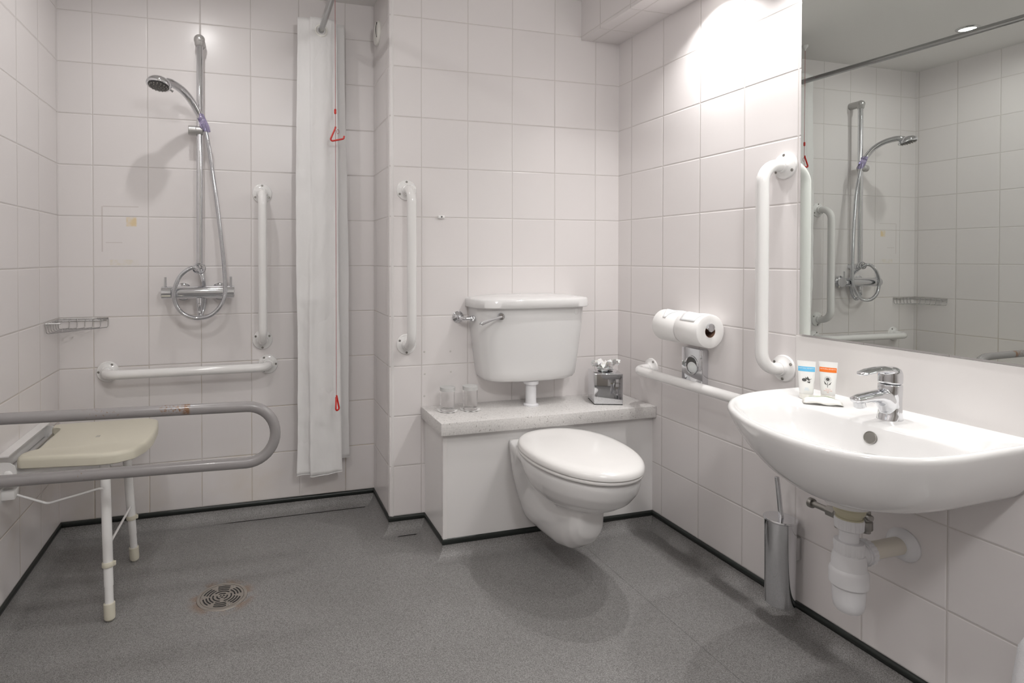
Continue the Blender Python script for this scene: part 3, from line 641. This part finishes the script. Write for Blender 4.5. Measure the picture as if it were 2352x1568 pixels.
# ------------------------------------------------------------------ toilet rolls, holder and bag dispenser
hx, hz = 1.517, .856
t = thing('toilet_roll_holder', 'chrome double toilet roll holder bar on the right wall', 'roll holder', (W, 1.77, hz))
build('bar', Mesh().lathe([(.013, 0), (.0145, .002), (.0145, .248), (.013, .25)], (hx, 1.640, hz), (0, 1, 0), 28), 'chrome', t)
build('wall_arm', Mesh().tube([(W, 1.770, hz), (hx, 1.770, hz)], .008, 20).lathe([(.024, 0), (.024, .004), (.01, .008)], (W, 1.770, hz), (-1, 0, 0), 28), 'chrome', t)
def roll(y0, y1, lab, flap):
    t = thing('toilet_roll', lab, 'toilet roll', (hx, (y0+y1)/2, hz), 'toilet rolls on the holder')
    zc_ = .842; xc = 1.520; ms = Mesh(); R = []
    for y, ro, ri in ((y0, .0575, .0212), (y1, .0575, .0212)):
        R.append((y, ro, ri))
    def ringo(y, r, rough_=0): return [Vector((xc+(r+rough_*math.sin(7*a))*math.cos(a), y, zc_+(r+rough_*math.sin(5*a))*math.sin(a))) for a in [2*PI*k/64 for k in range(64)]]
    ms.rings([ringo(y0+.001, .0212), ringo(y0, .024), ringo(y0, .056), ringo(y0+.0015, .0580), ringo(y1-.0015, .0580), ringo(y1, .0565), ringo(y1, .024), ringo(y1-.001, .0212)], cap=(False, False))
    r_ = build('paper', ms, 'paper', t, ang=1)
    build('cardboard_core', Mesh().lathe([(.0214, 0), (.0214, y1-y0-.002), (.0200, y1-y0-.002), (.0200, 0), (.0214, 0)], (xc, y0+.001, zc_), (0, 1, 0), 40, cap=(False, False)), 'core', t)
    # folded end sheet lying over the top towards the room
    n = 10; rr2 = .0592; fl = []
    for k in range(n+1):
        a = PI*.42+(PI*.30)*k/n; fl.append((xc+rr2*math.cos(a), zc_+rr2*math.sin(a)))
    R = []
    for k, (x, z_) in enumerate(fl):
        f = k/n; ya = y0+.002+flap*f*.5*(y1-y0); yb = y1-.002-flap*f*.5*(y1-y0)
        R.append([Vector((x, ya+(yb-ya)*g/6, z_+.001*math.sin(g*1.3))) for g in range(7)])
    tip = fl[-1]
    for e in (1, 2): 
        ya = y0+.002+flap*.5*(y1-y0)*(1+.05*e); yb = y1-.002-flap*.5*(y1-y0)*(1+.05*e)
        R.append([Vector((tip[0]-.006*e, ya+(yb-ya)*g/6, tip[1]-.006*e)) for g in range(7)])
    f_ = build('folded_sheet', Mesh().rings(R, close=False), 'tissue', t, ang=3, label='end sheet folded to a point'); f_.modifiers.new('t', 'SOLIDIFY').thickness = .0006
roll(1.650, 1.762, 'nearer full white toilet roll on the chrome bar, its cardboard core facing out', .30)
roll(1.768, 1.880, 'farther white toilet roll on the chrome bar, partly hidden by the nearer one', .75)
t = thing('bag_dispenser', 'chrome sanitary bag dispenser with round opening under the toilet rolls', 'dispenser', (W, 1.78, .64))
build('case', Mesh().box(W-.026, W, 1.729, 1.833, .637, .764, .002), 'chrome', t)
build('opening_ring', Mesh().tube([(W-.0265, 1.781+.030*math.cos(a), .702+.033*math.sin(a)) for a in [2*PI*k/40 for k in range(40)]], .003, 10, loop=True), 'chrome', t)
build('opening', Mesh().lathe([(.029, 0), (.0001, .0004)], (W-.0263, 1.781, .702), (-1, 0, 0), 36, sx=1.0), 'nozzle', t)
build('paper_bag', Mesh().rings([[Vector((W-.0272, 1.778+.024*math.cos(a), .694+.020*math.sin(a))) for a in [2*PI*k/20 for k in range(20)]], [Vector((W-.031, 1.776+.012*math.cos(a), .692+.012*math.sin(a))) for a in [2*PI*k/20 for k in range(20)]]]), 'tissue', t)

# ------------------------------------------------------------------ mirror
ym, zm = 1.361, .868
t = build('wall_mirror', Mesh().box(W-.006, W-.001, -.35, ym, zm, 1.862, .0), ['mirror', 'mirror_edge'], origin=(W, .5, zm), smooth=False)
for p in t.data.polygons:
    if abs(p.normal.x) < .9: p.material_index = 1
t['label'] = 'large frameless wall mirror above the washbasin'; t['category'] = 'mirror'

t = build('splashback', Mesh().box(W-.004, W, -.35, 1.3755, .66, .862, .001), 'splash', origin=(W, .5, .66), smooth=False)
t['label'] = 'plain white splashback panel between the washbasin and the mirror'; t['category'] = 'splashback'
# ------------------------------------------------------------------ washbasin
OUT = [(W-.001, 1.350), (1.50, 1.349), (1.42, 1.345), (1.345, 1.331), (1.275, 1.302), (1.208, 1.25), (1.16, 1.185), (1.117, 1.095), (1.097, 1.0), (1.10, .925), (1.124, .868), (1.161, .828), (1.209, .801), (1.256, .789), (1.315, .783), (1.393, .785), (1.505, .79), (W-.001, .792)]
INN = [(1.219, 1.205), (1.265, 1.238), (1.309, 1.254), (1.35, 1.258), (1.386, 1.25), (1.412, 1.225), (1.424, 1.18), (1.420, 1.12), (1.416, 1.041), (1.424, .947), (1.424, .880), (1.408, .835), (1.374, .818), (1.305, .820), (1.234, .845), (1.185, .915), (1.168, .98), (1.169, 1.046), (1.184, 1.134)]
o_ = catmull([(x, y, 0) for x, y in OUT], 6)
o_ += [Vector((W-.001, 1.35-.558*k/16, 0)) if False else Vector((W-.001, .792+.558*k/16, 0)) for k in range(1, 16)]
i_ = catmull([(x, y, 0) for x, y in INN], 6, loop=True)
BC = Vector((1.32, 1.05, 0)); NA = 160
def radial(poly):
    out = []
    for k in range(NA):
        a = 2*PI*k/NA; d_ = Vector((math.cos(a), math.sin(a), 0)); best = None
        for p, q_ in zip(poly, poly[1:]+poly[:1]):
            e = q_-p; den = d_.x*e.y-d_.y*e.x
            if abs(den) < 1e-12: continue
            w_ = p-BC; tt = (w_.x*e.y-w_.y*e.x)/den; uu = (w_.x*d_.y-w_.y*d_.x)/den
            if tt > 0 and -1e-6 <= uu <= 1+1e-6 and (best is None or tt > best): best = tt
        out.append(best)
    return out
RO, RI = radial(o_), radial(i_)
def ringr(Rr, z, sx=1., sy=1., yb=None, xb=None, d=0, zf=None):
    out = []
    for k in range(NA):
        a = 2*PI*k/NA; r = Rr[k]-d; p = BC+Vector((math.cos(a)*r, math.sin(a)*r, 0))
        if xb is not None: p.x = xb-(xb-p.x)*sx
        if yb is not None: p.y = yb+(p.y-yb)*sy
        p.z = z if zf is None else zf(p); out.append(p)
    return out
RIMZ = .712
t = thing('washbasin', 'white ceramic wall-hung washbasin below the mirror', 'washbasin', (W, 1.07, .57))
R = []
for k in range(14, -1, -1):
    f = k/14.; f = 1-(1-f)**1.6; f = min(f, .9995); H_ = .131; s = (1-f**1.03)**.25; sx = .66+.34*s; sy = .228+.772*s
    R.append(ringr(RO, .70-H_*f, sx, sy, yb=.95, xb=W-.001))
R += [ringr(RO, .706), ringr(RO, RIMZ, d=.003), ringr(RO, RIMZ+.0015, d=.009), ringr(RO, RIMZ, d=.016)]
def dz(f):
    return [RO[k]*(1-f)+RI[k]*f for k in range(NA)]
RO2 = [r-.020 for r in RO]
mixr = lambda f: [RO2[k]*(1-f)+(RI[k]+.004)*f for k in range(NA)]
R += [ringr(mixr(0), RIMZ-.004), ringr(mixr(.4), RIMZ-.008), ringr(mixr(.8), RIMZ-.010), ringr(mixr(1.), RIMZ-.0125)]
for f, z in ((0, .694), (.05, .680), (.10, .660), (.16, .640), (.26, .620), (.42, .605), (.62, .596), (.85, .592)):
    rr3 = [RI[k]*(1-f)+.022*f for k in range(NA)]; ctr = Vector((1.345, 1.05, 0))
    rg = ringr(rr3, z)
    for p in rg: p.x += (ctr.x-BC.x)*f
    R.append(rg)
bs = build('basin', Mesh().rings(R), 'ceramic', t, ang=1.2)
build('waste_boss', Mesh().lathe([(.075, .085), (.060, .040), (.050, .012), (.047, .002), (.038, .0)], (1.395, 1.07, .495), seg=40), 'ceramic', t)
build('plug_hole', Mesh().lathe([(.022, 0), (.022, .002), (.012, .001), (.0001, .0)], (1.345, 1.05, .5935), seg=30), 'chrome', bs)
build('overflow_hole', Mesh().lathe([(.0150, -.002), (.0150, .0022), (.0135, .0028), (.0128, .0015), (.0001, .0010)], (1.4120, 1.030, .6690), (-1, 0, .28), 28), 'screwhead', bs, label='steel overflow ring')
# tap
t = thing('basin_tap', 'chrome single-lever mixer tap on the back of the washbasin', 'tap', (1.495, 1.046, RIMZ-.01))
tx, ty, tz = 1.497, 1.046, RIMZ-.012
def ell(c, a, b, d_, n=28):
    u_ = Vector((0, 1, 0)); w_ = Vector(d_).normalized().cross(u_).normalized()
    return [Vector(c)+u_*(a*math.cos(2*PI*k/n))+w_*(b*math.sin(2*PI*k/n)) for k in range(n)]
body = Mesh()
body.rings([[Vector((tx+(r*math.cos(a) if math.cos(a) > 0 else rl*math.cos(a))+dxx, ty+r2*math.sin(a), tz+z_)) for a in [2*PI*k/32 for k in range(32)]] for r, rl, r2, dxx, z_ in
    ((.026, .028, .027, 0, 0), (.0255, .027, .0265, 0, .004), (.0245, .022, .025, 0, .018), (.0235, .020, .0235, 0, .035), (.0235, .023, .0235, 0, .050), (.024, .026, .0245, 0, .064), (.0245, .0255, .025, 0, .078), (.0245, .0245, .025, 0, .088), (.022, .022, .022, 0, .090))])
body.rings([ell((tx+.004, ty, tz+.042), .0215, .034, (-1, 0, .6)), ell((tx-.012, ty, tz+.050), .0215, .030, (-1, 0, .5)), ell((tx-.028, ty, tz+.058), .0205, .0215, (-1, 0, .25)), ell((tx-.048, ty, tz+.0615), .0195, .0150, (-1, 0, .05)), ell((tx-.075, ty, tz+.0610), .0185, .0120, (-1, 0, -.05)), ell((tx-.098, ty, tz+.0590), .0172, .0108, (-1, 0, -.1)), ell((tx-.113, ty, tz+.0570), .0140, .0085, (-1, 0, -.15)), ell((tx-.119, ty, tz+.0560), .006, .004, (-1, 0, -.2))])
tb = build('body', body, 'chrome', t, ang=1)
for mo_, vox in ((tb, .0011),):
    q1 = mo_.modifiers.new('remesh', 'REMESH'); q1.mode = 'VOXEL'; q1.voxel_size = vox; q1.use_smooth_shade = True; q2 = mo_.modifiers.new('smooth', 'SMOOTH'); q2.factor = .6; q2.iterations = 14
build('aerator', Mesh().lathe([(.0125, 0), (.0125, -.012), (.0105, -.014), (.0001, -.013)], (tx-.100, ty, tz+.052), (-.18, 0, 1), 26), 'chrome', tb)
ca = tz+.090
lvm = Mesh().lathe([(.0235, .001), (.0250, .003), (.0252, .020), (.0245, .028), (.021, .036), (.012, .0405), (.0001, .0415)], (tx, ty, ca), seg=32)
lvm.rings([ell((tx+.014, ty, ca+.022), .018, .010, (-1, 0, .5)), ell((tx+.002, ty, ca+.030), .0225, .0105, (-1, 0, .25)), ell((tx-.020, ty, ca+.0345), .0215, .0085, (-1, 0, .1)), ell((tx-.045, ty, ca+.0355), .0185, .0062, (-1, 0, 0)), ell((tx-.070, ty, ca+.0330), .0178, .0058, (-1, 0, -.15)), ell((tx-.090, ty, ca+.0290), .0155, .0048, (-1, 0, -.22)), ell((tx-.099, ty, ca+.0265), .008, .0026, (-1, 0, -.3))])
lvo = build('lever', lvm, 'chrome', t, ang=1)
q1 = lvo.modifiers.new('remesh', 'REMESH'); q1.mode = 'VOXEL'; q1.voxel_size = .0011; q1.use_smooth_shade = True; q2 = lvo.modifiers.new('smooth', 'SMOOTH'); q2.factor = .6; q2.iterations = 14

# toiletries
def text_mesh(s, size):
    cu = bpy.data.curves.new('txt', 'FONT'); cu.body = s; cu.size = size; cu.align_x = 'CENTER'; cu.align_y = 'CENTER'; cu.extrude = 0
    to = bpy.data.objects.new('txt', cu); COL.objects.link(to); bpy.context.view_layer.update()
    me = bpy.data.meshes.new_from_object(to.evaluated_get(bpy.context.evaluated_depsgraph_get())); bpy.data.objects.remove(to, do_unlink=True); bpy.data.curves.remove(cu); return me
def toiletry(x, y, ang, band, label, kind):
    z0 = RIMZ-.008; t = thing('toiletry_tube', label, 'toiletry tube', (x, y, z0), 'small toiletry tubes on the washbasin')
    nrm = Vector((math.cos(ang), math.sin(ang), 0)); sd = Vector((-nrm.y, nrm.x, 0))   # nrm faces the room
    def sec(z, hw, th): return [Vector((x, y, z0+z))+sd*(hw*math.cos(2*PI*k/32))+nrm*(th*math.sin(2*PI*k/32)) for k in range(32)]
    S = [(.015, .0165, .0150), (.027, .0172, .0138), (.046, .0184, .0112), (.064, .0198, .0082), (.083, .0210, .0046), (.095, .0217, .0016), (.104, .0220, .0011)]
    body = build('tube_body', Mesh().rings([sec(.0138, .0145, .0135)]+[sec(*q_) for q_ in S]), 'tube', t, ang=1.2)
    build('cap', Mesh().rings([sec(0, .0150, .0148), sec(.001, .0160, .0156), sec(.011, .0164, .0156), sec(.0142, .0160, .0150)]), 'tubecap', t)
    def surf(u_, z):
        for (za, ha, ta), (zb_, hb_, tb_) in zip(S[:-1], S[1:]):
            if za <= z <= zb_: f = (z-za)/(zb_-za); hw = ha+(hb_-ha)*f; th = ta+(tb_-ta)*f; break
        u_ = max(-.985, min(.985, u_/hw)); return Vector((x, y, z0+z))+sd*(u_*hw)+nrm*(th*math.sqrt(1-u_*u_)+.00025)
    R = []
    for z in (.076, .083, .089): R.append([surf(g*.0195, z)+nrm*.0001 for g in [k/8-1 for k in range(17)]])
    build('colour_band', Mesh().rings(R, close=False), band, body, ang=3, label=('blue' if band == 'blue' else 'orange')+' printed band')
    def put(me, cx_, cz_, m_, nm, lab=None):
        for v in me.vertices: v.co = surf(cx_+v.co.x, cz_+v.co.y)+nrm*.0003-org_of(body)
        me.materials.clear(); me.materials.append(M[m_]); o = bpy.data.objects.new(nm, me); COL.objects.link(o); o.parent = body
        if lab: o['label'] = lab
    # sd points to the viewer's right when nrm faces the room? keep text upright and readable
    def flip(me):
        for v in me.vertices: v.co.x = v.co.x
        return me
    put(text_mesh('NATURAL BENEFITS', .0040), 0, .0845, 'tube', 'band_lettering')
    for i_, s_ in enumerate(('BATH &', 'SHOWER GEL', 'GEL') if kind else ('BODY', 'LOTION')): put(text_mesh(s_, .0032), .001, .0305-.0042*i_, 'inkred' if kind else 'inkblue', 'small_lettering')
    pm = bmesh.new()
    def blob(pts): pm.faces.new([pm.verts.new((a, b, 0)) for a, b in pts])
    if kind:
        blob([(.0030*math.cos(2*PI*k/16), .0030*math.sin(2*PI*k/16)+.003) for k in range(16)])
        for k in range(16):
            a = 2*PI*k/16; c_, s_ = math.cos(a), math.sin(a); blob([(.0038*c_-.0003*s_, .003+.0038*s_+.0003*c_), (.0064*c_, .003+.0064*s_), (.0038*c_+.0003*s_, .003+.0038*s_-.0003*c_)])
        blob([(-.0004, -.003), (.0004, -.003), (.0004, -.012), (-.0004, -.012)]); blob([(-.0005, -.008), (-.006, .0000), (-.0045, -.006)]); blob([(.0005, -.008), (.006, -.001), (.0040, -.0065)])
    else:
        blob([(-.0035+.0038*math.cos(2*PI*k/16), .0030*math.sin(2*PI*k/16)) for k in range(16)])
        blob([(-.001, .001), (-.002, .006), (.001, .003)]); blob([(.000, .002), (.0015, .007), (.006, .000), (.003, -.001)]); blob([(.0005, -.003), (.006, -.002), (.0055, -.0055), (.003, -.005)]); blob([(.004, .001), (.008, .003), (.0078, .0022), (.004, -.0002)])
    me = bpy.data.meshes.new('flower'); pm.to_mesh(me); pm.free()
    for v in me.vertices: v.co *= 1.45
    put(me, 0, .053, 'ink', 'plant_drawing')
toiletry(1.489, 1.262, PI+.72, 'blue', 'small white toiletry tube with a blue band, standing on its cap on the washbasin', 0)
toiletry(1.534, 1.235, PI+.62, 'orange', 'small white toiletry tube with an orange band, standing beside the blue one', 1)
t = thing('soap_packet', 'flat white wrapped soap with a green stripe in front of the toiletry tubes', 'soap', (1.475, 1.205, RIMZ-.006))
ms = Mesh(); c0 = Vector((1.478, 1.205, RIMZ-.007)); a_ = Vector((.62, -.62, 0)).normalized(); b_ = Vector((.62, .62, 0)).normalized(); R = []
for i in range(13):
    g = i/12*2-1; row = []
    for j in range(9):
        h = j/8*2-1; zz = .013*max(0, 1-abs(g)**4)*max(0, 1-abs(h)**3)+.0015*math.sin(6*g+3*h)+.002
        row.append(c0+a_*(g*.045)+b_*(h*.024*(1-.15*abs(g)))+Vector((0, 0, zz)))
    R.append(row)
sp = build('wrapper', ms.rings(R, close=False), 'wrap', t, ang=3); sp.modifiers.new('t', 'SOLIDIFY').thickness = .001
st = Mesh().rings([[p+Vector((0, 0, .0022)) for p in [row[5], row[6]]] for row in R[2:11]], close=False)
build('green_stripe', st, 'green', sp, ang=3)

# ------------------------------------------------------------------ bottle trap and valves
bx_, by_ = 1.40, 1.07
t = thing('bottle_trap', 'white plastic bottle trap and waste pipe under the washbasin', 'waste trap', (bx_, by_, .24))
def ribbed(ms, prof, org, ax=(0, 0, 1), n=20):
    u_, v2, d_ = (Vector((1, 0, 0)), Vector((0, 1, 0)), Vector((0, 0, 1))) if ax == (0, 0, 1) else frame(ax)
    seg = n*6
    return ms.rings([[Vector(org)+d_*h+(u_*math.cos(2*PI*k/seg)+v2*math.sin(2*PI*k/seg))*(r+(rb if (k % 6) < 3 else 0)) for k in range(seg)] for r, h, rb in prof])
build('waste_fitting', Mesh().lathe([(.029, .461), (.029, .466), (.026, .467), (.026, .474), (.031, .475), (.033, .480), (.033, .487), (.038, .490), (.038, .497)], (bx_, by_, 0), seg=36), 'rubber', t, label='pale rubber washer and metal waste')
build('top_nut', ribbed(Mesh(), [(.027, .436, 0), (.029, .438, .001), (.030, .458, .001), (.0295, .463, 0)], (bx_, by_, 0)), 'plastic', t)
build('inlet_pipe', Mesh().tube([(bx_, by_, .38), (bx_, by_, .46)], .0205, 30), 'plastic', t)
build('middle_nut', ribbed(Mesh(), [(.028, .376, 0), (.030, .378, .001), (.031, .402, .001), (.030, .407, 0), (.022, .407, 0)], (bx_, by_, 0)), 'plastic', t)
build('bottle', Mesh().lathe([(.014, .2355), (.026, .238), (.0315, .246), (.0335, .262), (.0350, .296), (.0405, .302), (.0410, .310), (.0410, .332), (.0395, .338), (.0365, .342), (.0355, .366), (.0320, .377), (.027, .38)], (bx_, by_, 0), seg=44), 'plastic', t, ang=.5)
build('outlet_socket', Mesh().lathe([(.022, .02), (.024, .030), (.026, .036), (.0285, .037), (.0285, .041), (.026, .043)], (bx_, by_, .372), (1, 0, 0), 36), 'plastic', t)
build('outlet_nut', ribbed(Mesh(), [(.0285, .042, 0), (.031, .043, .0012), (.029, .060, .0012), (.026, .063, 0)], (bx_, by_, .372), (1, 0, 0)), 'plastic', t)
build('outlet_pipe', Mesh().tube([(bx_+.055, by_, .372), (W-.010, by_, .372)], .0208, 30), 'creampipe', t, label='cream plastic pipe into the wall')
build('wall_collar', Mesh().lathe([(.040, 0), (.0405, .004), (.036, .012), (.026, .020), (.0215, .021)], (W, by_, .372), (-1, 0, 0), 40), 'plastic', t)
t = thing('isolating_valve', 'metal isolating valve under the washbasin, left of the bottle trap', 'valve', (1.47, 1.19, .43), 'isolating valves under the washbasin')
build('valve_body', Mesh().tube([(1.46, 1.222, .432), (1.46, 1.150, .432)], .008, 18).lathe([(.0145, 0), (.0145, .022), (.0125, .024)], (1.46, 1.172, .432), (0, -1, 0), 6).tube(fillet([(1.46, 1.16, .432), (1.46, 1.140, .432), (1.46, 1.140, .400)], .01), .012, 18).tube([(1.46, 1.14, .43), (1.475, 1.10, .60)], .006, 12), 'brass', t)
build('valve_head', Mesh().lathe([(.0125, 0), (.0135, .003), (.0135, .010), (.010, .012)], (1.46, 1.214, .432), (0, 1, 0), 24), 'brass', t)
build('supply_pipe', Mesh().tube([(1.46, 1.14, .470), (W, 1.14, .470)], .0055, 12), 'brass', t)
t = thing('isolating_valve', 'metal isolating valve under the washbasin, right of the bottle trap', 'valve', (1.48, 1.075, .43), 'isolating valves under the washbasin')
vx, vyy = 1.475, 1.085
build('valve_body', Mesh().tube([(vx, vyy, .56), (vx, vyy, .41)], .010, 18).lathe([(.0135, 0), (.0145, .002), (.0145, .020), (.013, .022)], (vx, vyy, .418), (0, 0, 1), 20), 'brass', t)
build('valve_head', Mesh().lathe([(.008, 0), (.008, .016), (.0055, .018)], (vx, vyy, .452), (-.3, -1, 0), 18), 'brass', t)
build('supply_pipe', Mesh().tube([(vx, vyy, .49), (W, vyy, .49)], .0055, 12), 'brass', t)

# ------------------------------------------------------------------ toilet brush
qx, qy = W-.058, 1.375
t = thing('toilet_brush', 'chrome toilet brush in a wall-mounted cylinder under the left end of the washbasin', 'toilet brush', (qx, qy, .062))
build('holder', Mesh().lathe([(.034, .058), (.0395, .061), (.0400, .066), (.0430, .310), (.041, .310)], (qx, qy, 0), seg=56), 'chrome', t)
build('lid', Mesh().lathe([(.0445, .311), (.0455, .312), (.0455, .316), (.0445, .3175), (.0001, .318)], (qx, qy, 0), seg=56), 'chrome', t)
build('handle', Mesh().lathe([(.0060, 0), (.0068, .001), (.0068, .120), (.0055, .1215), (.001, .1215)], (qx, qy-.003, .317), (-.05, .09, 1), 24), 'chrome', t)
build('wall_bracket', Mesh().box(qx+.035, W, qy-.022, qy+.018, .19, .26, .004), 'chrome_dull', t)

# ------------------------------------------------------------------ towel at the right edge of the frame
t = thing('towel', 'white towel hanging at the bottom right corner below the washbasin', 'towel', (1.47, .70, .30))
R = []
for i in range(26):
    z = .42-.30*i/25; row = []
    for j in range(25):
        g = j/24; e0 = .770+(.12*(.336-z) if z < .336 else -.45*(z-.336)); yy_ = e0-g*(.28+.2*max(0, .336-z)); row.append(Vector((1.46+.022*math.sin(g*9+z*3)*g, yy_, z)))
    R.append(row)
tw = build('cloth', Mesh().rings(R, close=False), 'towel', t, ang=3); tw.modifiers.new('t', 'SOLIDIFY').thickness = .012
build('towel_ring', Mesh().tube([(W-.01, .60, .45), (1.463, .60, .45), (1.463, .60, .425)], .006, 12).lathe([(.022, 0), (.022, .006)], (W, .60, .45), (-1, 0, 0), 24).tube([(1.463, .725, .424), (1.463, .44, .424)], .006, 12), 'chrome', t)
